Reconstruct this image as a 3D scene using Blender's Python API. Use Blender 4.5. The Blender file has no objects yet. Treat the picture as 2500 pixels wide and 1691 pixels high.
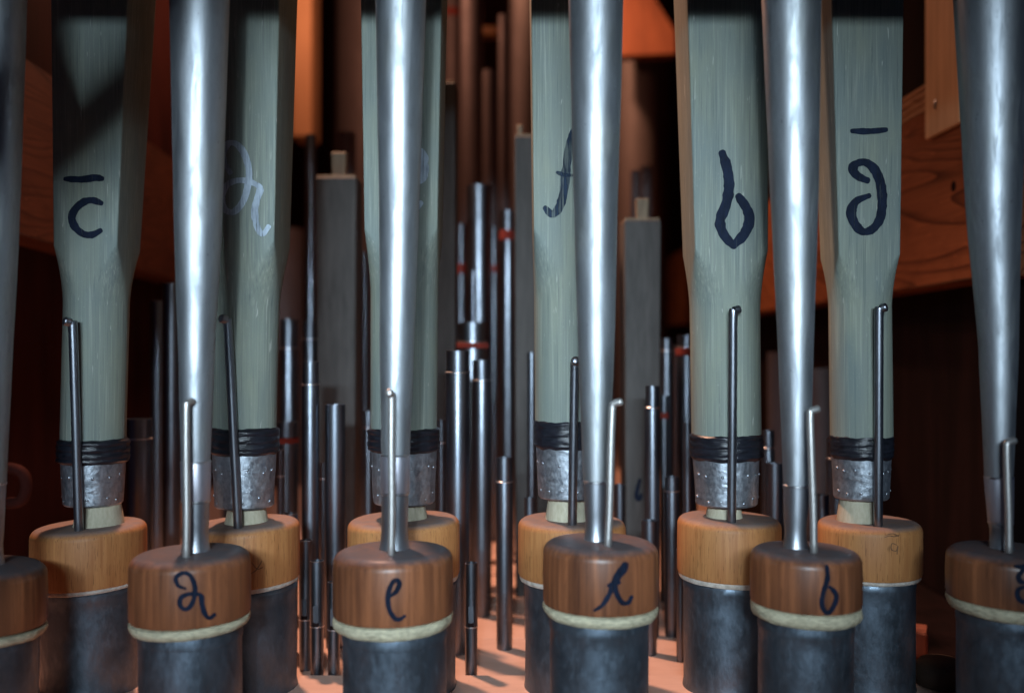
import bpy, math, random
from mathutils import Vector, noise as mnoise

random.seed(7)
sc = bpy.context.scene
COL = sc.collection
F = 2450.0            # focal length in photo pixels (photo 2500 x 1691)
H = 0.236             # camera height above the toe board
CX, CY = 1250.0, 845.5

# ------------------------------------------------------------------ camera
cam_d = bpy.data.cameras.new('camera'); cam = bpy.data.objects.new('camera', cam_d)
COL.objects.link(cam)
cam.location = (0, 0, H); cam.rotation_euler = (math.radians(90), 0, 0)
cam_d.sensor_width = 36; cam_d.lens = 36 * F / 2500
cam_d.clip_start = 0.01; cam_d.clip_end = 50
cam_d.dof.use_dof = True; cam_d.dof.focus_distance = 0.678; cam_d.dof.aperture_fstop = 3.6
sc.camera = cam

# ------------------------------------------------------------------ world + lamps
w = bpy.data.worlds.new('World'); sc.world = w; w.use_nodes = True
bg = w.node_tree.nodes['Background']
bg.inputs[0].default_value = (0.30, 0.46, 1.0, 1); bg.inputs[1].default_value = 0.018

def lamp(name, kind, loc, energy, color, target=None, **kw):
    d = bpy.data.lights.new(name, kind); d.energy = energy; d.color = color
    for k, v in kw.items(): setattr(d, k, v)
    o = bpy.data.objects.new(name, d); COL.objects.link(o); o.location = loc
    if target:
        o.rotation_euler = (Vector(target) - Vector(loc)).to_track_quat('-Z', 'Y').to_euler()
    return o
# cool lamp just above the lens, warm work lamp standing inside the instrument
lamp('front_lamp', 'SPOT', (-0.04, -0.5, H + 0.20), 27, (0.71, 0.88, 1.0), (-0.02, 0.7, H + 0.01),
     spot_size=math.radians(33.5), spot_blend=1.0, shadow_soft_size=0.024)
lamp('strip_fill', 'AREA', (-0.06, -0.6, H + 0.21), 1.1, (0.68, 0.86, 1.0), (-0.02, 0.7, H + 0.0),
     shape='RECTANGLE', size=0.55, size_y=0.04, spread=math.radians(36))  # wide cool fill added to lift and soften the front shadows
lamp('work_lamp', 'SPOT', (-0.29, 1.06, H + 0.80), 52, (1.0, 0.54, 0.36), (-0.01, 0.83, 0.0),
     spot_size=math.radians(66), spot_blend=0.9, shadow_soft_size=0.03)
lamp('chamber_lamp', 'POINT', (-0.27, 1.45, H + 0.62), 4.0, (1.0, 0.48, 0.30), shadow_soft_size=0.03)

lamp('beam_fill', 'SPOT', (0.02, 1.75, H + 0.80), 20, (1.0, 0.50, 0.29), (0.40, 1.75, H + 0.16),
     spot_size=math.radians(105), spot_blend=0.9, shadow_soft_size=0.03)  # warm fill added to brighten the right beam and batten
sc.view_settings.view_transform = 'Standard'; sc.view_settings.look = 'None'
sc.view_settings.exposure = 0.0; sc.view_settings.gamma = 1.0
sc.view_settings.use_curve_mapping = False
sc.render.engine = 'CYCLES'
sc.cycles.use_denoising = True
sc.cycles.max_bounces = 8
sc.cycles.sample_clamp_indirect = 4.0

# ------------------------------------------------------------------ helpers
def at(px, py, D):
    return Vector(((px - CX) / F * D, D, H - (py - CY) / F * D))
def zz(py, D): return H - (py - CY) / F * D
def xx(px, D): return (px - CX) / F * D

def tag(o, label, cat=None, group=None, kind=None):
    if label: o['label'] = label
    if cat: o['category'] = cat
    if group: o['group'] = group
    if kind: o['kind'] = kind
    return o
def thing(name, loc, label, cat, group=None):
    o = bpy.data.objects.new(name, None); COL.objects.link(o); o.location = loc
    o.empty_display_size = 0.01
    return tag(o, label, cat, group)
def origin(o):
    v = Vector((0, 0, 0))
    while o: v += o.location; o = o.parent
    return v
def mesh(name, verts, faces, mat, parent=None, smooth=35):
    me = bpy.data.meshes.new(name)
    off = origin(parent)
    me.from_pydata([tuple(Vector(v) - off) for v in verts], [], faces)
    me.update()
    if smooth:
        me.polygons.foreach_set('use_smooth', [True] * len(me.polygons))
        me.set_sharp_from_angle(angle=math.radians(smooth))
    me.materials.append(mat)
    o = bpy.data.objects.new(name, me); COL.objects.link(o)
    if parent: o.parent = parent
    return o

def rings(loops, cap0=True, cap1=True, closed=False):
    """loops: list of equally long vertex loops -> verts, faces"""
    n = len(loops[0]); V = [v for l in loops for v in l]; Fc = []
    m = len(loops)
    for i in range(m - 1 + (1 if closed else 0)):
        a = i * n; b = ((i + 1) % m) * n
        for j in range(n):
            k = (j + 1) % n
            Fc.append((a + j, a + k, b + k, b + j))
    if not closed:
        if cap0: Fc.append(tuple(reversed(range(n))))
        if cap1: Fc.append(tuple(range((m - 1) * n, m * n)))
    return V, Fc

def lathe(name, prof, cx, cy, mat, parent, seg=48, tilt=(0, 0), wob=0.0, wfreq=3.0, cap0=True, cap1=True,
          lean=None, smooth=35, closed=False, seed=0.0):
    """prof: list of (radius, z). lean: function z -> (dx, dy)"""
    loops = []
    for r, z in prof:
        dx, dy = lean(z) if lean else (0, 0)
        l = []
        for j in range(seg):
            a = 2 * math.pi * j / seg
            c, s = math.cos(a), math.sin(a)
            rr = r
            if wob:
                rr = r + wob * mnoise.noise(Vector((c * wfreq + seed, s * wfreq, z * wfreq * 30)))
            x, y = rr * c, rr * s
            l.append((cx + dx + x, cy + dy + y, z + tilt[0] * x + tilt[1] * y))
        loops.append(l)
    V, Fc = rings(loops, cap0, cap1, closed)
    return mesh(name, V, Fc, mat, parent, smooth)

def box(name, x0, x1, y0, y1, z0, z1, mat, parent=None, bev=0.0015, top=None, taper=None):
    """bevelled box; taper = (half-width scale at the bottom)"""
    x0, x1 = sorted((x0, x1)); y0, y1 = sorted((y0, y1)); z0, z1 = sorted((z0, z1))
    b = min(bev, (x1 - x0) / 3, (y1 - y0) / 3, (z1 - z0) / 3)
    def loop(i, z, s=1.0):
        mx, my = (x0 + x1) / 2, (y0 + y1) / 2
        X0, X1, Y0, Y1 = x0 + i, x1 - i, y0 + i, y1 - i
        c = b
        pts = [(X0 + c, Y0), (X1 - c, Y0), (X1, Y0 + c), (X1, Y1 - c), (X1 - c, Y1), (X0 + c, Y1), (X0, Y1 - c), (X0, Y0 + c)]
        return [(mx + (p - mx) * s, my + (q - my) * s, z) for p, q in pts]
    t = taper or 1.0
    V, Fc = rings([loop(b * .7, z0, t), loop(0, z0 + b, t), loop(0, z1 - b), loop(b * .7, z1)])
    return mesh(name, V, Fc, mat, parent, 20)

def prism(name, quad, vec, mat, parent=None):
    """extrude a planar polygon by a vector"""
    v = Vector(vec); n = len(quad)
    V = [Vector(p) for p in quad] + [Vector(p) + v for p in quad]
    Fc = [tuple(range(n)), tuple(reversed(range(n, 2 * n)))] + [(i, n + i, n + (i + 1) % n, (i + 1) % n) for i in range(n)]
    o = mesh(name, V, Fc, mat, parent, 20)
    import bmesh
    bm = bmesh.new(); bm.from_mesh(o.data); bmesh.ops.recalc_face_normals(bm, faces=bm.faces)
    bmesh.ops.bevel(bm, geom=bm.edges[:], offset=0.0012, segments=2, affect='EDGES')
    bm.to_mesh(o.data); bm.free()
    return o

def crom(pts, n=8):
    P = [Vector(p) for p in pts]; P = [P[0] * 2 - P[1]] + P + [P[-1] * 2 - P[-2]]
    out = []
    for i in range(1, len(P) - 2):
        for k in range(n):
            t = k / n
            a, b, c, d = P[i - 1], P[i], P[i + 1], P[i + 2]
            out.append(0.5 * ((2 * b) + (c - a) * t + (2 * a - 5 * b + 4 * c - d) * t * t + (3 * b - a - 3 * c + d) * t ** 3))
    out.append(P[-2])
    return out

def tube(name, pts, rad, mat, parent, seg=14, n=6, spline=True, endr=0.85):
    C = crom(pts, n) if spline else [Vector(p) for p in pts]
    loops = []; N = len(C); up = Vector((0.31, 0.9, 0.1))
    for i, p in enumerate(C):
        t = (C[min(i + 1, N - 1)] - C[max(i - 1, 0)]).normalized()
        u = up - t * up.dot(t)
        u.normalize(); up = u
        v = t.cross(u)
        r = rad(i / (N - 1)) if callable(rad) else rad
        loops.append([p + (u * math.cos(2 * math.pi * j / seg) + v * math.sin(2 * math.pi * j / seg)) * r for j in range(seg)])
    # rounded ends
    def endcap(l, c, d):
        return [[c + (q - c) * endr + d * 0.25 for q in l], [c + (q - c) * 0.45 + d * 0.42 for q in l]]
    r0 = (loops[0][0] - C[0]).length; r1 = (loops[-1][0] - C[-1]).length
    d0 = (C[0] - C[1]).normalized() * r0; d1 = (C[-1] - C[-2]).normalized() * r1
    loops = list(reversed(endcap(loops[0], C[0], d0))) + loops + endcap(loops[-1], C[-1], d1)
    V, Fc = rings(loops)
    return mesh(name, V, Fc, mat, parent, 50)

def stroke(name, strokes, width, surf, mat, parent, jit=0.10):
    """hand-brushed strokes: px polylines laid on a surface given by surf(px, py, lift) -> point"""
    V = []; Fc = []; lift = 0.00025
    for si, st in enumerate(strokes):
        wd = width
        if isinstance(st, tuple): st, wd = st
        C = crom([(p[0], p[1], 0) for p in st], 7); N = len(C)
        rows = []
        def row(c, nrm, hw, lf):
            e0 = 1 + .10 * mnoise.noise(Vector((c.x * .33, c.y * .33, 5.0))); e1 = 1 + .10 * mnoise.noise(Vector((c.x * .33, c.y * .33, 9.0)))
            rows.append([surf(c.x + nrm.x * hw * k, c.y + nrm.y * hw * k, lf) for k in (-e0, -.5, 0, .5, e1)])
        for i, c in enumerate(C):
            t = (C[min(i + 1, N - 1)] - C[max(i - 1, 0)]).normalized(); nrm = Vector((-t.y, t.x, 0))
            q = mnoise.noise(Vector((c.x * .07, c.y * .07, si * 3.1)))
            u_ = i / (N - 1); ends = min(1, .72 + 2.2 * min(u_, 1 - u_))
            hw = wd * .51 * (1 + jit * 2 * q) * (.84 + .26 * abs(t.y)) * ends
            if i == 0:
                for e in (1.0, .75, .4):
                    row(c - t * wd * .30 * e, nrm, hw * math.sqrt(max(0.2, 1 - (e * .9) ** 2)), lift)
            row(c, nrm, hw, lift)
            lift += 0.0000022
            if i == N - 1:
                for e in (.4, .75, 1.0):
                    row(c + t * wd * .30 * e, nrm, hw * math.sqrt(max(0.2, 1 - (e * .9) ** 2)), lift)
        base = len(V)
        for r in rows: V += r
        for i in range(len(rows) - 1):
            for j in range(4):
                a = base + i * 5 + j
                Fc.append((a, a + 1, a + 6, a + 5))
        lift += 0.00004
    return mesh(name, V, Fc, mat, parent, 60)

# ------------------------------------------------------------------ materials
class MB:
    def __init__(s, name):
        s.m = bpy.data.materials.new(name); s.m.use_nodes = True
        s.t = s.m.node_tree; s.n = s.t.nodes; s.l = s.t.links
        s.b = s.n['Principled BSDF']
        tc = s.n.new('ShaderNodeTexCoord'); oi = s.n.new('ShaderNodeObjectInfo')
        mul = s.n.new('ShaderNodeMath'); mul.operation = 'MULTIPLY'; mul.inputs[1].default_value = 37.0
        s.l.new(oi.outputs['Random'], mul.inputs[0])
        add = s.n.new('ShaderNodeVectorMath'); add.operation = 'ADD'
        s.l.new(tc.outputs['Object'], add.inputs[0]); s.l.new(mul.outputs[0], add.inputs[1])
        s.co = add.outputs[0]; s.rand = oi.outputs['Random']; s.tc = tc
    def noise(s, scale, stretch=(1, 1, 1), detail=4, rough=.55, dist=0.0):
        mp = s.n.new('ShaderNodeMapping'); mp.inputs['Scale'].default_value = stretch
        s.l.new(s.co, mp.inputs[0])
        t = s.n.new('ShaderNodeTexNoise'); t.inputs['Scale'].default_value = scale
        t.inputs['Detail'].default_value = detail; t.inputs['Roughness'].default_value = rough
        t.inputs['Distortion'].default_value = dist
        s.l.new(mp.outputs[0], t.inputs['Vector']); return t.outputs['Fac']
    def ramp(s, fac, lo, hi, c0=(0, 0, 0, 1), c1=(1, 1, 1, 1), mid=None):
        r = s.n.new('ShaderNodeValToRGB'); e = r.color_ramp.elements
        e[0].position = lo; e[1].position = hi
        e[0].color = tuple(c0) + ((1,) if len(c0) == 3 else ()); e[1].color = tuple(c1) + ((1,) if len(c1) == 3 else ())
        s.l.new(fac, r.inputs[0]); return r.outputs[0]
    def mix(s, fac, a, b, mode='MIX'):
        x = s.n.new('ShaderNodeMix'); x.data_type = 'RGBA'; x.blend_type = mode
        for inp, v in ((x.inputs[0], fac), (x.inputs[6], a), (x.inputs[7], b)):
            if isinstance(v, (int, float)): inp.default_value = v
            elif isinstance(v, tuple): inp.default_value = v + ((1,) if len(v) == 3 else ())
            else: s.l.new(v, inp)
        return x.outputs[2]
    def math(s, op, a, b=0.0):
        x = s.n.new('ShaderNodeMath'); x.operation = op
        for inp, v in ((x.inputs[0], a), (x.inputs[1], b)):
            if isinstance(v, (int, float)): inp.default_value = v
            else: s.l.new(v, inp)
        return x.outputs[0]
    def up(s, lo=.55, hi=.95):
        g = s.n.new('ShaderNodeNewGeometry'); sp = s.n.new('ShaderNodeSeparateXYZ')
        s.l.new(g.outputs['Normal'], sp.inputs[0]); return s.ramp(sp.outputs[2], lo, hi)
    def bump(s, h, strength=.3, dist=.001, prev=None):
        b = s.n.new('ShaderNodeBump'); b.inputs['Strength'].default_value = strength; b.inputs['Distance'].default_value = dist
        s.l.new(h, b.inputs['Height'])
        if prev is not None: s.l.new(prev, b.inputs['Normal'])
        return b.outputs[0]
    def done(s, col, rough, metal=0.0, normal=None, spec=None, coat=None):
        for nm, v in (('Base Color', col), ('Roughness', rough), ('Metallic', metal)):
            if isinstance(v, (int, float)): s.b.inputs[nm].default_value = v
            elif isinstance(v, tuple): s.b.inputs[nm].default_value = v + (1,)
            else: s.l.new(v, s.b.inputs[nm])
        if normal is not None: s.l.new(normal, s.b.inputs['Normal'])
        if spec is not None: s.b.inputs['Specular IOR Level'].default_value = spec
        if coat: s.b.inputs['Coat Weight'].default_value = coat[0]; s.b.inputs['Coat Roughness'].default_value = coat[1]
        return s.m

def m_green():
    k = MB('green_grey_paint')
    st = k.noise(800, (1, 1, .014), 3, .6)           # fine vertical grain
    wide = k.noise(140, (1, 1, .05), 3, .5)
    pat = k.noise(28, (1, 1, .45), 4, .6)
    c = k.mix(k.ramp(pat, .35, .68), (.160, .192, .178), (.215, .236, .188))
    c = k.mix(k.math('MULTIPLY', k.ramp(wide, .42, .62), .35), c, (.145, .17, .162))
    c = k.mix(k.math('MULTIPLY', k.ramp(st, .54, .70), .42), c, (.35, .37, .31))
    c = k.mix(k.math('MULTIPLY', k.ramp(st, .30, .44, (1, 1, 1), (0, 0, 0)), .5), c, (.085, .105, .10))
    scr = k.noise(520, (1, 1, .10), 2, .5, .6)
    c = k.mix(k.math('MULTIPLY', k.ramp(scr, .70, .75), .45), c, (.55, .56, .5))
    sp = k.noise(2400, (1, 1, 1), 1, .5)
    c = k.mix(k.math('MULTIPLY', k.ramp(sp, .745, .78), .7), c, (.6, .62, .58))
    n = k.bump(st, .35, .0006); n = k.bump(wide, .2, .001, n)
    r = k.ramp(pat, .3, .7, (.6,) * 3, (.75,) * 3)
    return k.done(c, r, 0, n, .22)

def m_tin(name, base, r0, r1, dirt=.5, metal=1.0, smudge=0.0):
    k = MB(name)
    a = k.noise(55, (1, 1, .35), 5, .62); s = k.noise(500, (1, 1, .03), 3, .6); f = k.noise(1500, (1, 1, .6), 3, .6)
    dark = tuple(v * .62 for v in base)
    c = k.mix(k.math('MULTIPLY', k.ramp(a, .36, .66), dirt), base, dark)
    c = k.mix(k.math('MULTIPLY', k.ramp(s, .5, .72), .16), c, dark)
    spk = k.noise(420, (1, 1, .5), 2, .5)
    c = k.mix(k.math('MULTIPLY', k.ramp(spk, .70, .76), .5), c, tuple(v * .35 for v in base))
    r = k.ramp(a, .3, .72, (r0,) * 3, (r1,) * 3)
    n = k.bump(s, .06, .0006); n = k.bump(a, .12, .002, n); n = k.bump(f, .06, .0004, n)
    if smudge:
        sm = k.noise(120, (1, 1, .22), 6, .7, .8); yl = k.noise(30, (1, 1, .4), 4, .6)
        c = k.mix(k.math('MULTIPLY', k.ramp(sm, .46, .66), smudge), c, tuple(v * .5 for v in base))
        c = k.mix(k.math('MULTIPLY', k.ramp(yl, .52, .68), .35), c, (base[0] * .82, base[1] * .78, base[2] * .62))
        r = k.mix(k.math('MULTIPLY', k.ramp(sm, .46, .66), .8), r, (r1 + .14,) * 3)
        dn = k.noise(38, (1, 1, .5), 2, .5); n = k.bump(dn, .04, .006, n); n = k.bump(sm, .03, .0010, n)
    return k.done(c, r, metal, n)

def m_lead(name, base, rough=.46, bump=.5, metal=.85):
    k = MB(name)
    a = k.noise(70, (1, 1, .7), 6, .65, .4); b = k.noise(260, (1, 1, .5), 5, .65); v = k.noise(24, (1, 1, .5), 3, .5)
    c = k.mix(k.ramp(a, .36, .66), tuple(x * .68 for x in base), base)
    c = k.mix(k.math('MULTIPLY', k.ramp(b, .55, .75), .5), c, tuple(x * 1.25 for x in base))
    c = k.mix(k.math('MULTIPLY', k.ramp(v, .45, .65), .35), c, tuple(x * .45 for x in base))
    r = k.ramp(b, .3, .7, (rough - .1,) * 3, (rough + .16,) * 3)
    n = k.bump(a, bump * .5, .003); n = k.bump(b, bump * .5, .001, n)
    return k.done(c, r, metal, n)

def m_sleeve():
    k = MB('hammered_lead')
    a = k.noise(90, (1, 1, 1), 4, .55, 1.2); b = k.noise(380, (1, 1, .8), 4, .6)
    vor = k.n.new('ShaderNodeTexVoronoi'); vor.inputs['Scale'].default_value = 130; vor.feature = 'SMOOTH_F1'
    k.l.new(k.co, vor.inputs['Vector'])
    c = k.mix(k.ramp(b, .35, .7), (.31, .345, .39), (.50, .54, .59))
    c = k.mix(k.math('MULTIPLY', k.ramp(a, .55, .7), .5), c, (.17, .19, .225))
    n = k.bump(a, .16, .004); n = k.bump(vor.outputs['Distance'], .08, .004, n); n = k.bump(b, .10, .0008, n)
    return k.done(c, k.ramp(b, .3, .7, (.34,) * 3, (.52,) * 3), .9, n)

def m_wood(name, dark, light, rough=.45, grain=420, stretch=.05, flecks=0.0, dust=None, coat=None, bump=.15, streak=.5, spec=.4):
    k = MB(name)
    g = k.noise(grain, (1, 1, stretch), 4, .6); wv = k.noise(grain * .22, (1, 1, stretch * .9), 4, .6, .3); big = k.noise(18, (1, 1, .4), 3)
    c = k.mix(k.ramp(g, .34, .68), dark, light)
    c = k.mix(k.math('MULTIPLY', k.ramp(wv, .44, .64), streak), c, tuple(x * .55 for x in dark))
    c = k.mix(k.math('MULTIPLY', k.ramp(big, .4, .65), .35), c, tuple(x * 1.35 for x in light))
    n = k.bump(g, bump, .0008)
    if flecks:
        fl = k.noise(1700, (1, 1, .06), 1, .5)
        m = k.math('MULTIPLY', k.ramp(fl, .64, .70), flecks)
        c = k.mix(m, c, tuple(x * .3 for x in dark))
    if dust:
        dn = k.noise(120, (1, 1, 1), 4)
        m = k.math('MULTIPLY', k.up(.5, .96), k.ramp(dn, .2, .6, (.55,) * 3, (.95,) * 3))
        c = k.mix(m, c, dust)
        rr = k.mix(m, (rough,) * 3, (.9,) * 3)
    else: rr = rough
    return k.done(c, rr, 0, n, spec, coat)

def m_beam(name, dark, light, freq=1.0):
    """sawn softwood, grain running along the depth axis"""
    k = MB(name)
    mp = k.n.new('ShaderNodeMapping'); mp.inputs['Scale'].default_value = (1, .11, 1); mp.inputs['Rotation'].default_value = (.22, 0, 0)
    k.l.new(k.tc.outputs['Object'], mp.inputs[0])
    t = k.n.new('ShaderNodeTexNoise'); t.inputs['Scale'].default_value = 9 * freq; t.inputs['Detail'].default_value = 2; t.inputs['Distortion'].default_value = .5
    k.l.new(mp.outputs[0], t.inputs['Vector'])
    x = k.math('MULTIPLY', t.outputs['Fac'], 30.0); fr = k.math('FRACT', x)
    ring = k.ramp(fr, .0, .95); edge = k.ramp(fr, .72, .98)
    fib = k.noise(500, (1, .02, 1), 3, .6)
    c = k.mix(ring, light, tuple(v * .72 for v in light)); c = k.mix(k.math('MULTIPLY', edge, .92), c, dark)
    c = k.mix(k.math('MULTIPLY', k.ramp(fib, .4, .7), .4), c, dark)
    blot = k.noise(26, (1, .5, 1), 4); c = k.mix(k.math('MULTIPLY', k.ramp(blot, .5, .7), .4), c, dark)
    scr = k.noise(200, (1, .12, 1), 2, .5, 2.0); c = k.mix(k.math('MULTIPLY', k.ramp(scr, .70, .74), .6), c, tuple(min(1, v * 1.9) for v in light))
    n = k.bump(fib, .2, .001)
    return k.done(c, .65, 0, n, .15)

def m_plain(name, base, rough, metal=0.0, var=.3, scale=120, bump=.2, stretch=(1, 1, 1), spec=.4):
    k = MB(name)
    a = k.noise(scale, stretch, 5, .6)
    c = k.mix(k.ramp(a, .3, .7), tuple(v * (1 - var) for v in base), tuple(min(1, v * (1 + var)) for v in base))
    return k.done(c, rough, metal, k.bump(a, bump, .001), spec)

def m_ink(name, base, lo, hi, amin, var=.4, rough=.65):
    k = MB(name)
    g = k.noise(900, (1, 1, .05), 3, .6); b = k.noise(160, (1, 1, .4), 4, .6)
    c = k.mix(k.ramp(b, .3, .7), tuple(v * (1 - var) for v in base), tuple(min(1, v * (1 + var)) for v in base))
    al = k.ramp(g, lo, hi, (1, 1, 1), (amin,) * 3)
    k.l.new(al, k.b.inputs['Alpha'])
    return k.done(c, rough, 0, None, .08)

GREEN = m_green()
TIN = m_tin('tin_resonator', (.47, .50, .535), .45, .55, .6, 1.0, .36)
TINDARK = m_tin('tin_socket', (.45, .475, .52), .34, .5, .6)
TINPALE = m_tin('tin_collar', (.62, .61, .68), .42, .52, .2)
SOLDER = m_tin('solder_bead', (.72, .73, .76), .25, .35, .2)
LEAD = m_lead('lead_boot', (.165, .21, .262), .44, .25, .86)
SLEEVE = m_sleeve()
BLOCKF = m_wood('stained_block', (.100, .035, .017), (.31, .112, .046), .44, 300, .035, .35, (.085, .078, .088), (.2, .3), .14, .85)
BLOCKB = m_wood('beech_block', (.33, .130, .043), (.46, .212, .075), .55, 420, .05, .6, (.20, .155, .145), None, .10, .15)
GASKETF = m_plain('tallowed_cord', (.52, .475, .33), .7, 0, .35, 260, .6, (1, 1, 2.2))
GASKETB = m_plain('leather_washer', (.50, .44, .38), .75, 0, .3, 300, .4)
BLACK = m_plain('black_leather_tape', (.010, .011, .016), .30, 0, .5, 260, .6, (.5, .5, 2.0))
SPIGOT = m_wood('pale_limewood', (.36, .325, .23), (.48, .44, .33), .75, 500, .3, 0, None, None, .3, .2)
WIRE = m_tin('steel_wire', (.30, .32, .36), .30, .42, .5)
WIREF = m_tin('bright_wire', (.60, .58, .56), .40, .55, .6, .88)
INK = m_ink('blue_black_ink', (.008, .013, .028), .60, .72, .62)
INKTHIN = m_ink('thin_blue_ink', (.018, .030, .052), .42, .62, .35)
CHALK = m_ink('grey_chalk', (.34, .395, .46), .50, .68, .4, .35, .85)
PENCIL = m_plain('pencil', (.17, .085, .042), .7, 0, .3, 300, .1)
PIPE = m_tin('dull_tin_pipe', (.185, .205, .24), .28, .44, .6)
PIPEB = m_tin('brown_tin_pipe', (.135, .105, .105), .55, .72, .5, .35)
FELT = m_plain('red_felt', (.17, .018, .010), .9, 0, .25, 500, .3)
GREYWOOD = m_wood('grey_washed_wood', (.042, .039, .037), (.078, .072, .068), .7, 260, .12, 0, None, None, .15, .35)
STOPWOOD = m_wood('stopper_wood', (.14, .10, .065), (.23, .18, .12), .7, 300, .1)
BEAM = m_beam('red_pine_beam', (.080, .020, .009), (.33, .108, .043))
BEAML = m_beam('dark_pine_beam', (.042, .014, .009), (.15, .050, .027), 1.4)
ROUGH = m_beam('sawn_pine', (.20, .085, .045), (.52, .30, .17), 2.2)
PINE = m_wood('fresh_pine', (.60, .37, .19), (.78, .54, .31), .5, 200, .02, 0, None, None, .1, .25)
ORANGE = m_wood('orange_pine', (.42, .20, .085), (.50, .26, .12), .55, 200, .03, 0, None, None, .1, .2)
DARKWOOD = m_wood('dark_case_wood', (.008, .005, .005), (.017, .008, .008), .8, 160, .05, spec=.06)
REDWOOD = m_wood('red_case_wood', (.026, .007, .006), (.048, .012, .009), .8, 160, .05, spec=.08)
def m_floor():
    k = MB('salmon_toe_board')
    a = k.noise(40, (.35, 1.4, 1), 5, .6); g = k.noise(300, (.05, 1, 1), 4, .6); d = k.noise(600, (1, 1, 1), 2, .5); v = k.noise(14, (1, 1, 1), 4, .6)
    c = k.mix(k.ramp(a, .3, .7), (.60, .385, .30), (.70, .465, .37))
    c = k.mix(k.math('MULTIPLY', k.ramp(g, .5, .75), .22), c, (.46, .27, .20))
    c = k.mix(k.math('MULTIPLY', k.ramp(v, .5, .7), .25), c, (.50, .33, .27))
    c = k.mix(k.math('MULTIPLY', k.ramp(d, .72, .77), .6), c, (.22, .13, .10))
    return k.done(c, .65, 0, k.bump(g, .15, .0006), .25)
FLOOR = m_floor()
NAIL = m_plain('nail_steel', (.35, .35, .36), .35, 1, .2, 300, .1)
RAIL = m_plain('rail_wood', (.05, .03, .02), .7, 0, .3, 60, .1, (.2, 1, 1))

# ------------------------------------------------------------------ setting
wc = mesh('windchest', *rings([[(-.64, .43, z), (.60, .43, z), (.60, 2.95, z), (-.64, 2.95, z)] for z in (-.10, -.022)]), DARKWOOD, None, 0)
tag(wc, 'salmon coloured windchest under the pipes', None, None, 'structure')
ySeams = [(.44, .7215, 0.0), (.7235, .826, -.0045), (.8275, 1.02, -.005), (1.0215, 1.4, -.0055), (1.4015, 2.88, -.006)]
for a, b, z in ySeams:
    box('toe_board', -.515, .372 if b < .73 else .327, a, b, z - .0155, z, FLOOR, wc, .0008)
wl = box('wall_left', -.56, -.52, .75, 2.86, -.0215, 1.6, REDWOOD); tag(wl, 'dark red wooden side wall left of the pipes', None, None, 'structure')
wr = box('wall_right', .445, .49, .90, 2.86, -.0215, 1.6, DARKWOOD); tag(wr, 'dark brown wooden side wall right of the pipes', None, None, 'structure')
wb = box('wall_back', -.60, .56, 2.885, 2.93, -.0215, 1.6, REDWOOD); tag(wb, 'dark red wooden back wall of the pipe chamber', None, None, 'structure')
rl = thing('case_rail', (0, .42, H + .2173), 'dark wooden rail of the organ case above the front pipes', 'rail')
box('rail', -.62, .62, .443, .47, H + .2173, H + .36, RAIL, rl, .002)
e0, e1 = Vector((-.156, .421, H + .2168)), Vector((-.40, .421, H + .0085)); off = Vector((-.036, 0, .042))
prism('shadow_bar', [e0, e1, e1 + off, e0 + off], (0, .02, 0), RAIL, rl)

# beams running into the depth
def depth_beam(name, near, far, thick, mat, label):
    (x0, D0, b0, t0), (x1, D1, b1, t1) = near, far
    q = [(x0, D0, H + b0), (x1, D1, H + b1), (x1, D1, H + t1), (x0, D0, H + t0)]
    r = thing(name, (x0, D0, H + b0), label, 'beam')
    prism('timber', q, (thick, 0, 0), mat, r)
    return r
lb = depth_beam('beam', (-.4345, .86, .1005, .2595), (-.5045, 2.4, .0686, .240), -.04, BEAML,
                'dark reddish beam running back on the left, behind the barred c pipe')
rb = depth_beam('beam', (.402, .84, .0596, .229), (.402, 2.6, .052, .229), .045, BEAM,
                'reddish beam with wavy grain running back on the right, beside the barred g pipe')
# rough-sawn top strip of the right beam: uneven splinters
q = []
s0 = [(.4035, .90, H + .2295), (.4035, 1.12, H + .2295)]
for i in range(7):
    z0 = H + .2297 + i * .0040; dx = [.0, .0022, .0008, .003, .0012, .0035, .002][i]
    box('splinter', .4035 + dx, .440, .90, 1.12 + .01 * math.sin(i * 2.3), z0, z0 + .0037, ROUGH, rb, .0006)
knot = lathe('knot', [(.0005, -.0005), (.0052, 0), (.0045, .0006), (.0005, .0009)], 0, 0, DARKWOOD, None, 16)
knot.rotation_euler = (0, math.radians(-90), 0); knot.parent = rb
k0 = at(2328, 455, .402 * F / (2328 - CX)); knot.location = k0 - rb.location + Vector((.0002, 0, 0))
bat = thing('batten', (.385, .885, H + .1986), 'pale fresh pine batten nailed upright on the right beam', 'batten')
box('board', .3965, .4012, .888, .9635, H + .1986, H + .62, PINE, bat, .0008)
nl = lathe('nail', [(.0003, 0), (.0022, 0), (.0026, .0006), (.0018, .0012), (.0003, .0014)], 0, 0, NAIL, None, 14)
nl.rotation_euler = (0, math.radians(-90), 0); nl.scale = (1.9, 1, 1); nl.parent = bat
nl.location = at(2284, 255, .3965 * F / (2284 - CX)) - bat.location
bx_ = box('post', .412, .438, 1.0, 1.07, H + .2585, H + .75, DARKWOOD); tag(bx_, 'dark brown post standing on the right beam behind the pale batten', 'post')

# ------------------------------------------------------------------ front row: reed pipes with tin resonators
def interp(tab, v):
    if v <= tab[0][0]: a, b = tab[0], tab[1]
    elif v >= tab[-1][0]: a, b = tab[-2], tab[-1]
    else:
        for a, b in zip(tab, tab[1:]):
            if a[0] <= v <= b[0]: break
    t = (v - a[0]) / (b[0] - a[0])
    return tuple(p + (q - p) * t for p, q in zip(a[1:], b[1:]))

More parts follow.
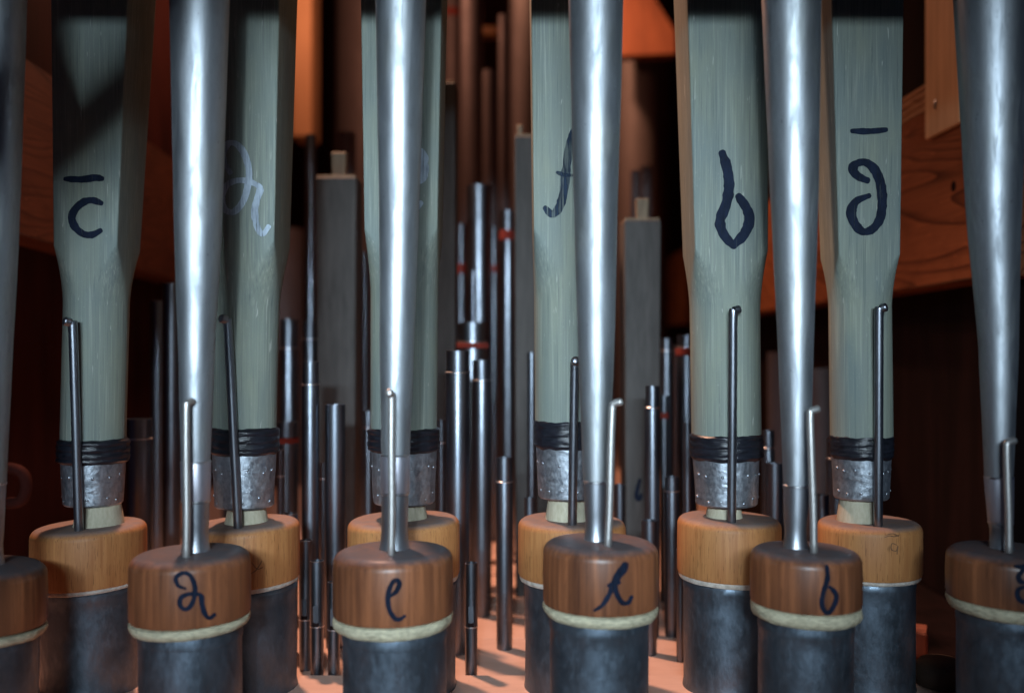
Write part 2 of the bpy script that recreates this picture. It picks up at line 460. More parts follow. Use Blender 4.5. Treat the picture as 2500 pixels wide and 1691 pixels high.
DF = 0.60
GF = 'front row of tin reed pipes'
def front_pipe(label, edges, block, topy, wood_y, band_y, boot, wire, hook, joint, letter=None, tilt=0.0, hookdir=(0, -1), seed=0):
    bl, br = block; cx = xx((bl + br) / 2, DF); R = (br - bl) / 2 / F * DF
    root = thing('reed_pipe', (cx, DF, 0), label, 'organ pipe', GF)
    zt = zz(topy, DF + .8 * R); zb = zz(wood_y, DF - R); zg = zz(band_y, DF - R * .97)
    rb_ = (boot[1] - boot[0]) / 2 / F * DF
    bx = xx((boot[0] + boot[1]) / 2, DF) - cx
    # boot
    prof = [(rb_ * .9, 0.0), (rb_ * .985, .002), (rb_, .006)] + [(rb_, .006 + (zg - .006) * i / 10) for i in range(1, 10)] + [(rb_ * 1.012, zg - .006), (rb_ * 1.02, zg - .003), (rb_ * .99, zg + .002)]
    lathe('boot', prof, cx + bx, DF, LEAD, root, 56, wob=.00035, wfreq=1.6, seed=seed)
    # cord packing
    hb = zb - zg
    pg = [(R * .80, zg - .0004), (R * .88, zg), (R * .945, zg + hb * .14), (R * .985, zg + hb * .42), (R * 1.0, zg + hb * .7), (R * .992, zg + hb * .95), (R * .95, zg + hb * 1.04)]
    lathe('packing_cord', pg, cx, DF, GASKETF, root, 72, tilt=(tilt, 0), wob=.0009, wfreq=4.5, seed=seed + 3)
    # block
    h = zt - zb; e = .0072
    pb = [(R * .93, zb + .0003), (R * .985, zb + .001), (R, zb + .003), (R * 1.004, zb + h * .5), (R * .995, zt - e)]
    for i in range(1, 7):
        a = math.pi / 2 * i / 6
        pb.append((R * .995 - e + e * math.cos(a), zt - e + e * math.sin(a) * .92))
    pb += [(R * .55, zt + .0002), (R * .30, zt + .0002)]
    bo = lathe('block', pb, cx, DF, BLOCKF, root, 64, tilt=(tilt * .6, 0), smooth=40)
    # resonator
    def lean(z):
        py = CY - (z - H) * F / DF; l, r = interp(edges, py); return (xx((l + r) / 2, DF) - cx, 0)
    def rad(py): l, r = interp(edges, py); return (r - l) / 2 / F * DF
    zlow = zt - .002; ztop = H + .40
    jz = zz(joint[0], DF)
    pr = []
    for i in range(25):
        z = jz + (ztop - jz) * i / 24; pr.append((rad(CY - (z - H) * F / DF), z))
    inner = [(r - .0008, z) for r, z in reversed(pr)]
    ro = lathe('resonator', pr + inner, cx, DF, TIN, root, 64, lean=lean, closed=True, wob=.00028, wfreq=1.3, seed=seed)
    # socket below the joint
    rj = rad(joint[0])
    soc = [(rad(topy) * 1.28, zlow), (rad(topy) * 1.14, zlow + .003), (rad(topy) * 1.04, zlow + .008), (rad(topy) * 1.0, zlow + .014)]
    z1 = jz if not joint[1] else zz(joint[1], DF)
    soc += [(rad(CY - (z - H) * F / DF) * .995, z) for z in [zlow + .014 + (z1 - zlow - .014) * i / 6 for i in range(1, 7)]]
    lathe('socket', soc, cx, DF, TINDARK, root, 48, lean=lean)
    if joint[1]:
        lathe('collar', [(rad(joint[1]) * 1.03, z1), (rad(joint[1]) * 1.06, z1 + .001), (rj * 1.04, jz - .0006), (rj * 1.01, jz + .0004)], cx, DF, TINPALE, root, 48, lean=lean)
        lathe('solder_bead', [(rad(joint[1]) * .99, z1 - .0010), (rad(joint[1]) * 1.075, z1 - .0004), (rad(joint[1]) * 1.075, z1 + .0006), (rad(joint[1]) * .99, z1 + .0012)], cx, DF, SOLDER, root, 48, lean=lean)
    lathe('solder_bead', [(rj * .99, jz - .0008), (rj * 1.05, jz - .0004), (rj * 1.05, jz + .0005), (rj * .99, jz + .0009)], cx, DF, SOLDER, root, 48, lean=lean)
    # tuning wire
    if wire:
        (bxp, byp), (txp, typ) = wire
        Dw = DF - R * .52
        p0 = at(bxp, byp, Dw) + Vector((0, 0, -.004)); p1 = at(txp, typ, Dw)
        hx, hy = hookdir
        pts = [p0, p0.lerp(p1, .3) + Vector((.0003, 0, 0)), p0.lerp(p1, .65), p1 + Vector((0, 0, -.003)), p1 + Vector((hx * .0012, hy * .0012, .0000)), p1 + Vector((hx * .0055, hy * .0055, .0012))]
        tube('tuning_wire', pts, .0022, WIREF, root, 14, 5)
    if letter:
        def surf(px, py, lift):
            # ray against the block cylinder
            dx, dz = (px - CX) / F, -(py - CY) / F
            rr = R * 1.004 + lift
            A = dx * dx + 1; B = -2 * (dx * cx + DF); C = cx * cx + DF * DF - rr * rr
            D = (-B - math.sqrt(max(0, B * B - 4 * A * C))) / (2 * A)
            return (dx * D, D, H + dz * D)
        stroke('letter', letter, 11.5, surf, INK, bo)
    return root

L_a = [[(452, 1436), (434, 1428), (430, 1409), (447, 1398), (464, 1404), (475, 1428), (474, 1458), (463, 1481), (449, 1486), (439, 1474), (443, 1457), (464, 1449), (489, 1452), (493, 1474), (500, 1497), (511, 1508), (524, 1499)]]
L_e = [[(951, 1456), (967, 1443), (975, 1424), (967, 1415), (955, 1427), (947, 1455), (950, 1486), (963, 1508), (975, 1511), (988, 1503)]]
L_f = [[(1452, 1489), (1471, 1476), (1488, 1449), (1501, 1413), (1517, 1387), (1527, 1376), (1526, 1390), (1512, 1407), (1502, 1424), (1505, 1447), (1519, 1470), (1534, 1470), (1542, 1456)], [(1485, 1429), (1500, 1423), (1513, 1421)]]
L_b = [[(2019, 1381), (2020, 1412), (2010, 1447), (2007, 1478), (2021, 1496), (2036, 1478), (2042, 1455), (2034, 1440), (2025, 1432)]]
L_g = [[(2480, 1381), (2496, 1383), (2509, 1378), (2496, 1394), (2487, 1405), (2491, 1418), (2508, 1422)], [(2506, 1430), (2488, 1437), (2484, 1452), (2493, 1466), (2510, 1470)]]

front_pipe('tin reed pipe on a stained block cut by the left edge of the photo',
           [(0, -82, 59), (540, -75, 42), (840, -68, 27), (1273, -48, 8)], (-183, 103), 1352, 1566, 1590, (-160, 84), None, None, (1180, None), None, -.06, seed=1)
front_pipe('tin reed pipe whose block carries a looped a like a curly 2',
           [(0, 417, 558), (620, 429, 537), (840, 437, 523), (1127, 443, 513), (1322, 448, 508)], (322, 608), 1322, 1544, 1571, (344, 587),
           ((455, 1343), (455, 985)), None, (1127, 1222), L_a, .04, (.25, .97), seed=2)
front_pipe('tin reed pipe whose block carries the letter e',
           [(0, 917, 1040), (620, 927, 1019), (840, 927, 1011), (1111, 931, 1000), (1316, 931, 995)], (814, 1106), 1316, 1538, 1571, (838, 1090),
           ((955, 1338), (956, 962)), None, (1111, 1203), L_e, .02, (-.15, -1), seed=3)
front_pipe('tin reed pipe whose block carries the letter f',
           [(0, 1388, 1522), (620, 1405, 1505), (840, 1411, 1500), (1165, 1424, 1486), (1305, 1430, 1480)], (1326, 1606), 1297, 1511, 1541, (1343, 1582),
           ((1484, 1316), (1495, 985)), None, (1175, None), L_f, -.02, (.9, -.35), seed=4)
front_pipe('tin reed pipe whose block carries a pointed b like a drop',
           [(0, 1861, 2003), (540, 1885, 1995), (840, 1900, 1985), (1165, 1913, 1978), (1305, 1916, 1969)], (1834, 2099), 1316, 1507, 1543, (1854, 2079),
           ((1987, 1330), (1978, 1003)), None, (1185, None), L_b, -.03, (.9, .2), seed=5)
front_pipe('tin reed pipe with a half hidden letter on its block at the right edge',
           [(0, 2335, 2503), (540, 2365, 2487), (840, 2392, 2482), (1165, 2406, 2471), (1290, 2417, 2470)], (2320, 2608), 1316, 1500, 1532, (2345, 2585),
           ((2463, 1330), (2458, 1080)), None, (1165, 1275), L_g, -.04, (.9, .2), seed=6)

# ------------------------------------------------------------------ second row: wooden reed pipes painted grey green
DB = 0.70
GB = 'second row of grey-green wooden reed pipes'
dent_me = None
def rsq(a, r, n=8):
    pts = []
    for cxs, cys, a0 in ((1, -1, -90), (1, 1, 0), (-1, 1, 90), (-1, -1, 180)):
        for i in range(n):
            t = math.radians(a0 + 90 * i / (n - 1))
            pts.append((cxs * (a - r) + r * math.cos(t), cys * (a - r) + r * math.sin(t)))
    return pts
def wood_pipe(label, face0, face1, ytrans, rnd, band, bandx, sleeve_b, sleeve_w, spig, block, topy, wood_y, gask_y, boot, wire, hookdir, letters, lw, lmat, tilt=0.0, seed=0, notes=None):
    """face0/face1: front-face px edges at y=0 and y=540; rnd: (center px, width px) of the round foot"""
    bl, br = block; cx = xx((bl + br) / 2, DB); R = (br - bl) / 2 / F * DB
    root = thing('wooden_reed_pipe', (cx, DB, 0), label, 'organ pipe', GB)
    rf = rnd[1] / 2 / F * DB; rx = xx(rnd[0], DB)
    a1 = (face1[1] - face1[0]) / 2 / F * (DB - rf); a0 = (face0[1] - face0[0]) / 2 / F * (DB - rf)
    x1 = xx((face1[0] + face1[1]) / 2, DB - a1); x0 = xx((face0[0] + face0[1]) / 2, DB - a0)
    def dims(z):
        Df = DB - rf; py = CY - (z - H) * F / Df
        if py <= ytrans[0]:
            t = (py - 0) / 540; a = a0 + (a1 - a0) * t; x = x0 + (x1 - x0) * t; r = .0013
        else:
            t0 = ytrans[0] / 540; aS = a0 + (a1 - a0) * t0; xS = x0 + (x1 - x0) * t0
            u = min(1, (py - ytrans[0]) / (ytrans[1] - ytrans[0])); v = min(1, max(0, (py - ytrans[0]) / (1060 - ytrans[0])))
            s = u * u * (3 - 2 * u)
            a = aS + (rf - aS) * (.65 * s + .35 * v); x = xS + (rx - xS) * v
            r = .0013 + (a - .0013) * (1 - (1 - u) ** 1.7)
        return a, min(r, a * .9999), x
    # block, washer and boot
    zt = zz(topy, DB + .8 * R); zb = zz(wood_y, DB - R); zg = zz(gask_y, DB - R)
    rbt = (boot[1] - boot[0]) / 2 / F * DB; bcx = xx((boot[0] + boot[1]) / 2, DB)
    prof = [(rbt * 1.02, 0.0), (rbt * 1.015, .0015), (rbt, .004)] + [(rbt, .004 + (zg - .004) * i / 10) for i in range(1, 10)] + [(rbt * 1.015, zg - .005), (rbt * 1.02, zg - .001), (rbt * .97, zg + .0014)]
    lathe('boot', prof, bcx, DB, LEAD, root, 56, wob=.0003, wfreq=1.6, seed=seed)
    lathe('washer', [(R * .86, zg), (R * .955, zg + .0002), (R * .975, (zg + zb) / 2), (R * .97, zb + .0003), (R * .9, zb + .0006)], cx, DB, GASKETB, root, 72, tilt=(tilt, 0), wob=.0006, wfreq=4, seed=seed)
    h = zt - zb; e = .0058
    pb = [(R * .95, zb), (R * .985, zb + .0006), (R, zb + .0022), (R * 1.003, zb + h * .5), (R, zt - e)]
    for i in range(1, 7):
        a = math.pi / 2 * i / 6
        pb.append((R - e + e * math.cos(a), zt - e + e * math.sin(a)))
    pb += [(R * .6, zt + .0001), (R * .3, zt + .0001)]
    bo = lathe('block', pb, cx, DB, BLOCKB, root, 64, tilt=(tilt * .8, 0), smooth=40)
    if notes:
        def bsurf(px, py, lift):
            dx, dz = (px - CX) / F, -(py - CY) / F; rr = R * 1.003 + lift
            A = dx * dx + 1; B = -2 * (dx * cx + DB); C = cx * cx + DB * DB - rr * rr
            D = (-B - math.sqrt(max(0, B * B - 4 * A * C))) / (2 * A)
            return (dx * D, D, H + dz * D)
        stroke('pencil_mark', notes, 2.4, bsurf, PENCIL, bo)
    # spigot
    zsb = zz(sleeve_b, DB - rf * .9)
    (s0, s1) = spig; rs = (s1 - s0) / 2 / F * (DB - .01); sx = xx((s0 + s1) / 2, DB - .01)
    lathe('spigot', [(rs * 1.04, zt - .003), (rs * 1.02, zt + .0005), (rs * .86, zsb + .001), (rs * .82, zsb + .004)], sx, DB, SPIGOT, root, 24, wob=.0004, wfreq=3, seed=seed)
    # lead sleeve with pricked nails
    zst = zz(band[1], DB - rf); w0, w1 = sleeve_w
    R0 = w0 / 2 / F * DB; R1 = w1 / 2 / F * DB
    prs = [(R1 * .80, zsb + .0008), (R1 * .95, zsb), (R1 * 1.0, zsb + .0012)] + [(R1 + (R0 - R1) * i / 9, zsb + .0012 + (zst + .002 - zsb) * i / 9) for i in range(1, 10)]
    sl = lathe('lead_sleeve', prs, rx, DB, SLEEVE, root, 64, wob=.0005, wfreq=1.5, seed=seed + 9)
    global dent_me
    rnd_ = random.Random(seed * 13 + 5)
    for row, n in ((.72, 7), (.16, 6)):
        for i in range(n):
            ang = math.radians(195 + 150 * i / (n - 1) + rnd_.uniform(-7, 7)); zz_ = zsb + (zst - zsb) * (row + rnd_.uniform(-.06, .06))
            rr = R1 + (R0 - R1) * (zz_ - zsb) / (zst - zsb)
            q = Vector((rx + rr * math.cos(ang), DB + rr * math.sin(ang), zz_)) - origin(sl)
            if dent_me is None:
                V, Fc = rings([[(r_ * math.cos(2 * math.pi * j / 10), r_ * math.sin(2 * math.pi * j / 10), z_) for j in range(10)] for r_, z_ in ((.0012, -.0004), (.0010, .0001), (.0006, .0004), (.0002, .0005))])
                dent_me = bpy.data.meshes.new('nail'); dent_me.from_pydata(V, [], Fc); dent_me.polygons.foreach_set('use_smooth', [True] * len(dent_me.polygons)); dent_me.materials.append(SLEEVE)
            o = bpy.data.objects.new('nail', dent_me); COL.objects.link(o); o.parent = sl; o.location = q
            o.rotation_euler = Vector((math.cos(ang), math.sin(ang), 0)).to_track_quat('Z', 'Y').to_euler()
    # black binding: several turns of tape
    zbt = zz(band[0], DB - rf); bw = (bandx[1] - bandx[0]) / 2 / F * DB; bcx2 = xx((bandx[0] + bandx[1]) / 2, DB)
    loops = []; nl_ = 30; sg = 72
    for i in range(nl_):
        t = i / (nl_ - 1); l = []
        for j in range(sg):
            a = 2 * math.pi * j / sg; c, s = math.cos(a), math.sin(a)
            ph = t * 4.2 + .22 * math.sin(a * 1.0 + seed) + .1 * mnoise.noise(Vector((c * 2, s * 2, seed * 2.2)))
            lump = abs(math.sin(ph * math.pi)) ** .6
            env = min(1, math.sin(math.pi * min(1, max(0, t))) * 2.2 + .05)
            r = rf * .93 + (bw - rf * .93) * env * (.80 + .20 * lump) + .0005 * mnoise.noise(Vector((c * 5, s * 5, t * 9 + seed)))
            z = zst - .0006 + (zbt - zst + .0012) * t + .0006 * mnoise.noise(Vector((c * 2.5, s * 2.5, seed + (0 if t < .5 else 7))))
            l.append((rx + r * c, DB + r * s, z))
        loops.append(l)
    V, Fc = rings(loops); mesh('binding', V, Fc, BLACK, root, 60)
    # resonator
    zr0 = (zst + zbt) / 2; zr1 = H + .42; loops = []
    zs = [zr0 + (zz(ytrans[1], DB - rf) - zr0) * i / 8 for i in range(8)]
    za, zb2 = zz(ytrans[1], DB - rf), zz(ytrans[0], DB - rf)
    zs += [za + (zb2 - za) * i / 14 for i in range(15)] + [zb2 + .003, zb2 + .012] + [zb2 + .02 + (zr1 - zb2 - .02) * i / 6 for i in range(7)]
    for z in zs:
        a, r, x = dims(z)
        loops.append([(x + p, DB + q, z) for p, q in rsq(a, r)])
    V, Fc = rings(loops); ro = mesh('resonator', V, Fc, GREEN, root, 28)
    # tuning wire, standing in the block in front of the resonator
    if wire:
        (bxp, byp), (txp, typ) = wire
        Db_ = DB - R * .62; Dt_ = DB - rf - .009
        p0 = at(bxp, byp, Db_) + Vector((0, 0, -.005)); p1 = at(txp, typ, Dt_)
        hx, hy = hookdir
        pts = [p0, p0.lerp(p1, .35), p0.lerp(p1, .7), p1 + Vector((0, 0, -.004)), p1 + Vector((hx * .0013, hy * .0013, -.0006)), p1 + Vector((hx * .0052, hy * .0052, .0006))]
        tube('tuning_wire', pts, .0030, WIRE, root, 16, 5)
    if letters:
        def surf(px, py, lift):
            D = DB - a1
            for _ in range(4):
                a, r, x = dims(zz(py, D)); D = DB - a - lift
            return tuple(at(px, py, D))
        stroke('letter', letters, lw, surf, lmat, ro)
    return root

T_c = [([(160, 437), (200, 438), (232, 434), (249, 436)], 18), [(247, 496), (226, 489), (205, 493), (185, 509), (175, 532), (184, 555), (203, 571), (225, 573), (245, 563)]]
T_a = [[(562, 422), (549, 398), (545, 374), (557, 351), (577, 352), (596, 375), (607, 412), (606, 448), (594, 490), (571, 517), (549, 511), (541, 484), (551, 455), (577, 441), (607, 443), (634, 458), (628, 485), (622, 512), (626, 548), (640, 572), (656, 553)]]
T_e = [[(975, 440), (1010, 425), (1036, 398), (1030, 372), (1010, 370), (985, 395), (975, 440), (985, 490), (1010, 510), (1028, 495)], [(1020, 395), (1037, 405), (1033, 434), (1020, 445)]]
T_f = [[(1418, 318), (1404, 321), (1395, 340), (1387, 378), (1381, 425), (1376, 470), (1365, 507), (1348, 523), (1331, 508)], ([(1360, 421), (1378, 427), (1398, 428)], 10)]
T_b = [[(1763, 373), (1775, 411), (1780, 455), (1773, 497), (1758, 540), (1767, 572), (1790, 600)], [(1790, 600), (1817, 571), (1830, 536), (1822, 508), (1803, 479)]]
T_g = [([(2081, 320), (2120, 321), (2163, 317)], 17), [(2118, 441), (2096, 431), (2082, 415), (2091, 400), (2114, 397), (2136, 415), (2150, 450), (2154, 497), (2148, 535), (2129, 560), (2106, 565), (2087, 546), (2078, 519), (2090, 492), (2121, 478)]]

wood_pipe('grey-green wooden pipe marked with a barred c, leftmost of its row', (124, 311), (129, 288), (600, 745), (228, 151), (1075, 1138), (140, 309), 1240, (150, 138),
          (168, 287), (85, 351), 1262, 1450, 1460, (108, 338), ((193, 1290), (178, 786)), (-.75, -.6), T_c, 18, INK, .055, seed=1)
wood_pipe('grey-green wooden pipe marked with a looped a in pale grey', (480, 681), (492, 670), (590, 760), (597, 153), (1046, 1116), (514, 682), 1246, (152, 143),
          (541, 645), (465, 729), 1256, 1447, 1458, (470, 722), ((582, 1286), (556, 780)), (-.6, -.75), T_a, 15, CHALK, .06, seed=2, notes=[[(614, 1372), (628, 1388), (642, 1384)], [(640, 1368), (626, 1390), (612, 1400)]])
wood_pipe('grey-green wooden pipe mostly hidden behind the tin pipe marked e', (881, 1078), (889, 1068), (560, 720), (986, 162), (1048, 1109), (897, 1074), 1238, (160, 148),
          (930, 1040), (850, 1122), 1246, 1437, 1449, (864, 1112), ((970, 1283), (962, 985)), (-.2, -.9), T_e, 16, CHALK, .03, seed=3)
wood_pipe('grey-green wooden pipe marked f, half hidden behind the tin pipe marked f', (1297, 1482), (1303, 1474), (560, 740), (1386, 160), (1025, 1101), (1303, 1468), 1224, (155, 142),
          (1333, 1442), (1265, 1527), 1249, 1436, 1448, (1282, 1510), ((1397, 1271), (1403, 882)), (.05, -1), T_f, 19, INKTHIN, -.02, seed=4)
wood_pipe('widest grey-green wooden pipe marked with a large pointed b', (1679, 1878), (1695, 1876), (610, 755), (1773, 168), (1062, 1130), (1686, 1864), 1242, (162, 150),
          (1731, 1820), (1655, 1904), 1245, 1430, 1442, (1670, 1885), ((1786, 1266), (1790, 757)), (.75, .25), T_b, 23, INK, -.03, seed=5)
wood_pipe('grey-green wooden pipe marked with a barred curly g, rightmost of its row', (2031, 2207), (2046, 2200), (620, 750), (2103, 148), (1065, 1124), (2028, 2179), 1225, (139, 130),
          (2057, 2157), (1999, 2244), 1254, 1425, 1434, (2012, 2228), ((2144, 1277), (2146, 752)), (.7, -.4), T_g, 21, INK, 0.0, seed=6, notes=[[(2160, 1311), (2172, 1307), (2184, 1309), (2197, 1304)], [(2164, 1305), (2180, 1302), (2194, 1309)], [(2190, 1330), (2178, 1326), (2176, 1340), (2188, 1344), (2192, 1332), (2190, 1352)]])

# ------------------------------------------------------------------ flue pipes behind
GM = 'metal flue pipes behind the reed pipes'
def mpipe(label, x0, x1, top, D, cap=None, ring=None, felt=None, foot=None, mat=None, base=None, capw=.94, mouth=False, group=GM):
    mat = mat or PIPE
    cx = xx((x0 + x1) / 2, D); r = (x1 - x0) / 2 / F * D; zt = zz(top, D)
    zf = -.0047 if D < .826 else (-.0052 if D < 1.02 else (-.0057 if D < 1.4 else -.0062))
    if D < .7225: zf = 0.0002
    zf = base if base is not None else zf
    root = thing('metal_pipe', (cx, D, zf), label, 'organ pipe', group)
    fh = zz(foot, D) if foot else zf + min(.06, (zt - zf) * .3)
    low = [(r * .90, zf), (r * .92, zf + .001), (r * .985, fh - .0015), (r * 1.0, fh)]
    zc = zz(cap, D) if cap else zt
    if cap and capw < 1: body = [(r, fh + .0003), (r, zc - .0006), (r * .99, zc)]
    else: body = [(r, fh + .0003), (r, (fh + zc) / 2), (r, zc)]
    if cap:
        lathe('body', low + body, cx, D, mat, root, 32)
        rc = r * capw
        lathe('tuning_slide', [(rc, zc - .004), (rc, zc + .001), (rc, (zc + zt) / 2), (rc, zt), (rc - .0007, zt + .0001), (rc - .0007, zt - .004), (rc * .5, zt - .0045)], cx, D, mat, root, 32)
        lathe('rim', [(r * .97, zc - .0007), (r * 1.045, zc - .0003), (r * 1.045, zc + .0004), (r * .97, zc + .0008)], cx, D, SOLDER, root, 32)
    else:
        lathe('body', low + body + [(r - .0006, zt + .0001), (r - .0007, zt - .006), (r * .5, zt - .0065)], cx, D, mat, root, 32)
    if ring:
        zr = zz(ring, D)
        lathe('rim', [(r * .97, zr - .0007), (r * 1.05, zr - .0003), (r * 1.05, zr + .0004), (r * .97, zr + .0008)], cx, D, SOLDER, root, 32)
    if felt:
        za, zb = zz(felt[1], D), zz(felt[0], D)
        lathe('felt_band', [(r * 1.0, za), (r * 1.09, za + .0005), (r * 1.10, (za + zb) / 2), (r * 1.08, zb - .0005), (r * 1.0, zb)], cx, D, FELT, root, 32)
    if mouth:
        # flattened lips and the dark cut-up just above the foot joint
        box('mouth', cx - r * .45, cx + r * .45, D - r * 1.012, D - r * .75, fh + .0005, fh + .0035, DARKWOOD, root, .0003)
        box('upper_lip', cx - r * .45, cx + r * .45, D - r * 1.02, D - r * .80, fh + .0036, fh + .016, mat, root, .0004)
    return root

# three short pipes between the blocks a and e
mpipe('short thin open pipe, tallest of three right of the a block', 730, 762, 1318, .748, None, 1510, None, 1510, mouth=True)
mpipe('short thin open pipe, middle of three right of the a block', 757, 791, 1368, .7335, None, 1527, None, 1527, mouth=True)
mpipe('short thin open pipe, touching the left side of the e block', 800, 830, 1419, .727, None, 1535, None, 1535, mouth=True)
mpipe('slim pipe with a bright tuning slide in front of the grey wooden pipe', 737, 779, 882, .80, 938)
mpipe('plain open pipe of middle height in front of the grey wooden pipe', 794, 843, 987, .805)
mpipe('thin pipe half hidden between the slim capped pipe and the plain open pipe', 780, 797, 1129, .84, 1168)
mpipe('pipe with a red felt band beside the a sleeve', 677, 727, 1029, .90, None, None, (1066, 1081))
mpipe('very thin pipe just right of the lead sleeve of the a pipe', 677, 694, 1098, .86, 1162)
mpipe('low pipe end peeping over the a block', 692, 727, 1253, .79)
mpipe('dark pipe with a long slide under the end of the left beam', 684, 728, 779, 1.05, 850)
mpipe('pipe with a bright short slide left of the grey wooden pipe', 738, 778, 783, .985, 828)
mpipe('tall thin pipe rising along the left edge of the grey wooden pipe', 746, 772, 330, 1.2)
mpipe('dim pipe in the gap right of the grey wooden pipe', 878, 902, 615, 1.1)
mpipe('dark low pipe end close to the left side of the e pipe', 888, 910, 1003, .95, 1043)
# around the gap between the e and f pipes
mpipe('thin bright pipe beside the sleeve of the e pipe', 1064, 1090, 1024, .825, 1080)
mpipe('bright pipe with a wide slide right of the e pipe', 1088, 1147, 856, .79, 909)
mpipe('darker pipe with a slide right of the bright wide one', 1152, 1200, 879, .90, 928)
mpipe('stout pipe with a red felt ring behind the two capped pipes', 1118, 1190, 787, 1.0, 835, None, (836, 850), capw=.98)
mpipe('tall dark pipe with a broad cap between the e and f pipes', 1140, 1198, 454, 1.12, 532, capw=1.05)
mpipe('thin bright rod-like pipe in front of the tall capped pipe', 1149, 1162, 661, 1.06)
mpipe('free standing short pipe with a slide on the open floor', 1211, 1252, 1116, .80, 1175)
mpipe('small pipe end beside the f block', 1280, 1307, 1214, .83)
mpipe('tall thin pipe hugging the left side of the f pipe', 1287, 1309, 860, .90)
mpipe('shortest thin open pipe, right of the e block', 1135, 1166, 1373, .7285, None, 1528, None, 1528, mouth=True)
mpipe('distant pipe with orange felt left of the tall capped pipe', 1110, 1142, 548, 1.22, None, None, (645, 668))
mpipe('distant pipe with dark felt right of the tall capped pipe', 1194, 1217, 552, 1.25, None, None, (648, 664))
mpipe('distant pipe with a bright red felt ring beside the right grey wooden pipe', 1221, 1258, 515, 1.16, None, None, (563, 587))
# around the gap between the f and b pipes
mpipe('pipe with a slide in front of the wooden pipe beside the f block', 1575, 1610, 942, .835, 995)
mpipe('thin pipe with a red felt band right of the small wooden pipe', 1611, 1632, 965, .95, None, None, (1006, 1021))
mpipe('dark pipe with a bright top under the right beam', 1611, 1644, 826, 1.05, 856)
mpipe('bright pipe with red felt half hidden by the b pipe', 1652, 1702, 818, .98, 848, None, (850, 868))
mpipe('very thin pipe along the left edge of the b sleeve', 1667, 1690, 1032, .80)
mpipe('short pipe with a low slide left of the b block', 1622, 1659, 1163, .837, 1198)
mpipe('short open pipe behind the right side of the f block', 1566, 1605, 1270, .786, None, 1480, None, 1480, mouth=True)
mpipe('thin short pipe tucked behind the b boot', 1651, 1672, 1340, .768)
mpipe('small open pipe behind the f tuning wire', 1499, 1526, 1182, .85)
# right hand gaps
mpipe('thin pipe with a slide right of the b sleeve', 1859, 1891, 1050, .88, 1093)
mpipe('open pipe left of the tin pipe marked b', 1869, 1911, 1130, .80)
mpipe('open pipe right of the tin pipe marked b', 1990, 2023, 1207, .80)
mpipe('dark pipe with a slide left of the barred g sleeve', 2018, 2062, 1069, .86, 1119)
# left gaps
mpipe('dark wide pipe with a shiny slide behind the barred c block', 309, 371, 1021, .82, 1070, capw=.97)
mpipe('tall bright pipe left of the looped a tin pipe under the beam', 398, 440, 692, .90)
mpipe('tall dark pipe behind the bright one under the left beam', 368, 404, 735, .98)

# wooden flue pipes (front face px edges, top, handle)
GW = 'grey wooden flue pipes'
def wpipe(label, x0, x1, top, D, handle=None, taper=.86, depth=.042, mark=None):
    a = xx(x0, D), xx(x1, D); zt = zz(top, D); zf = -.0052 if D < 1.02 else -.0058
    root = thing('wooden_pipe', ((a[0] + a[1]) / 2, D, zf), label, 'organ pipe', GW)
    box('body', a[0], a[1], D, D + depth, zf, zt, GREYWOOD, root, .0012, taper=taper)
    box('rim', a[0] + .001, a[1] - .001, D + .0012, D + depth - .0012, zt + .0001, zt + .0022, STOPWOOD, root, .0004)
    if handle:
        h0, h1, hy = handle
        Dh = D + depth * .35
        lo = [(xx(h0, Dh), xx(h1, Dh))]
        box('stopper_handle', xx(h0, Dh), xx(h1, Dh), Dh, Dh + (xx(h1, Dh) - xx(h0, Dh)), zt + .0022, zz(hy, Dh), STOPWOOD, root, .001, taper=.86)
    if mark:
        def surf(px, py, lift): return tuple(at(px, py, D - lift - .0001))
        stroke('letter', mark, 9, surf, INK, root)
    return root
wpipe('broad grey wooden pipe with a pale stopper handle right of the a pipe', 770, 870, 432, .97, (808, 844, 371))
wpipe('tall scratched grey wooden pipe at the right edge of the e pipe', 1020, 1112, 201, .945, None, .9)
wpipe('grey wooden pipe with a thin stopper rod at the left edge of the f pipe', 1256, 1345, 332, .965, (1262, 1276, 304), .93)
wpipe('small grey wooden pipe with a blunt stopper right of the f pipe', 1524, 1614, 537, .93, (1553, 1585, 484), .90, mark=[[(1562, 1170), (1557, 1190), (1554, 1210), (1560, 1220), (1566, 1206)]])

# deep background: big dull pipes, posts and boards
GD = 'large dull pipes deep in the chamber'
def big(label, x0, x1, top, D, felt=None, cap=None):
    return mpipe(label, x0, x1, top, D, cap, None, felt, None, PIPEB, group=GD)
big('very large dull pipe deep behind the e pipe', 822, 985, -500, 1.95)
big('dark stub of a pipe above the pale stopper handle', 826, 868, 325, 1.32)
big('slender brown pipe with red felt left of the dark tall pipe', 1084, 1124, -350, 1.85, (25, 42))
big('tall dark brown pipe deep between the e and f pipes', 1124, 1179, -450, 1.6)
big('brown pipe with a glinting open top right of the dark tall pipe', 1178, 1217, 174, 1.5)
big('brown pipe with a bright top rim near the upper edge', 1217, 1244, 39, 1.55)
big('tall brown pipe at the upper left of the f pipe', 1244, 1300, -380, 1.8)
big('very large dull pipe deep right of the f tin pipe', 1500, 1612, -450, 2.0)
big('small brown pipe with two rims behind the blunt stopper', 1560, 1592, 408, 1.36)
big('small dim pipe left of the brown two-rimmed pipe', 1540, 1562, 418, 1.30)
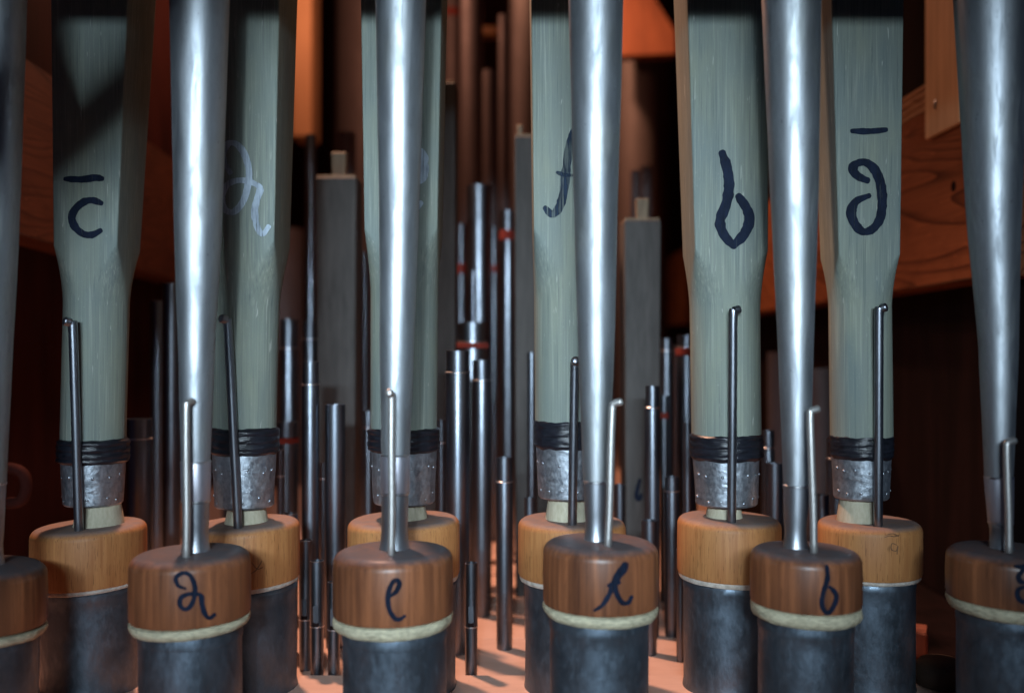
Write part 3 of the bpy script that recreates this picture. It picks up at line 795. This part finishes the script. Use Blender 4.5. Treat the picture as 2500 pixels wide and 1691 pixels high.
for i, (x0, x1, tp, D, lb_) in enumerate([
        (640, 740, 560, 1.75, 'dim wide pipe deep below the end of the left beam'),
        (905, 1000, 640, 1.45, 'dim wide pipe deep behind the e pipe and its block'),
        (1205, 1262, 640, 1.38, 'dim pipe deep behind the free standing short pipe'),
        (1630, 1700, 845, 1.40, 'dim pipe deep below the right beam by the b pipe'),
        (1875, 1960, 860, 1.35, 'dim wide pipe deep behind the tin pipe marked b'),
        (1960, 2040, 900, 1.25, 'dim wide pipe deep left of the barred g pipe'),
        (540, 640, 800, 1.35, 'dim wide pipe deep behind the a pipe'),
        (1400, 1500, 500, 1.5, 'dim wide pipe deep behind the tin pipe marked f')]):
    big(lb_, x0, x1, tp, D)

pd = 1.7
po = box('post', xx(711, pd), xx(761, pd), pd, pd + .075, zz(333, pd), zz(-400, pd), ORANGE, None, .002)
tag(po, 'brightly lit orange wooden post hanging behind the a pipe', 'post')
rr_ = box('rack_rail', xx(1150, 2.1), xx(1300, 2.1), 2.1, 2.14, zz(82, 2.1), zz(64, 2.1), ORANGE, None, .002)
tag(rr_, 'thin orange rack rail far back between the e and f pipes', 'rail')
GUSSET = m_wood('red_gusset_wood', (.20, .055, .022), (.30, .09, .036), .6, 120, .1)
gq = [at(1500, -300, 1.88), at(1500, 138, 1.88), at(1650, 132, 1.88), at(1650, 78, 1.88), at(1590, -20, 1.88), at(1480, -300, 1.88)]
gb = prism('gusset_board', gq, (0, .035, 0), GUSSET); tag(gb, 'reddish cut gusset board at the top right of the f tin pipe', 'board')

# small things at the edges
BLOCKWOOD = m_wood('reddish_offcut', (.22, .07, .045), (.34, .12, .075), .6, 200, .1)
bk = box('wood_block', -.0125, .0125, -.014, .014, 0, .021, BLOCKWOOD, None, .0015)
bk.location = (xx(2236, .775), .785, -.0044); bk.rotation_euler = (0, 0, math.radians(-24))
tag(bk, 'small reddish wooden block on the floor right of the barred g boot', 'wood block')
kb = lathe('knob', [(.004, 0.0002), (.0165, .001), (.0185, .008), (.0175, .014), (.013, .018), (.004, .0195)], xx(2312, .69), .70, RAIL, None, 28, smooth=60)
tag(kb, 'black rounded knob on the floor at the lower right', 'knob')
lv = tube('lever', [at(18, 1228, .80), at(50, 1222, .80), at(64, 1190, .80), at(55, 1155, .80), at(20, 1142, .80), at(-20, 1150, .80)], .0045, REDWOOD, None)
tag(lv, 'small curved reddish wooden lever at the left edge', 'lever')
sb = box('floor_cleat', xx(80, .73), xx(112, .73), .735, .76, -.004, .018, PINE, None, .001)
tag(sb, 'narrow pale wooden cleat between the two left boots', 'cleat')
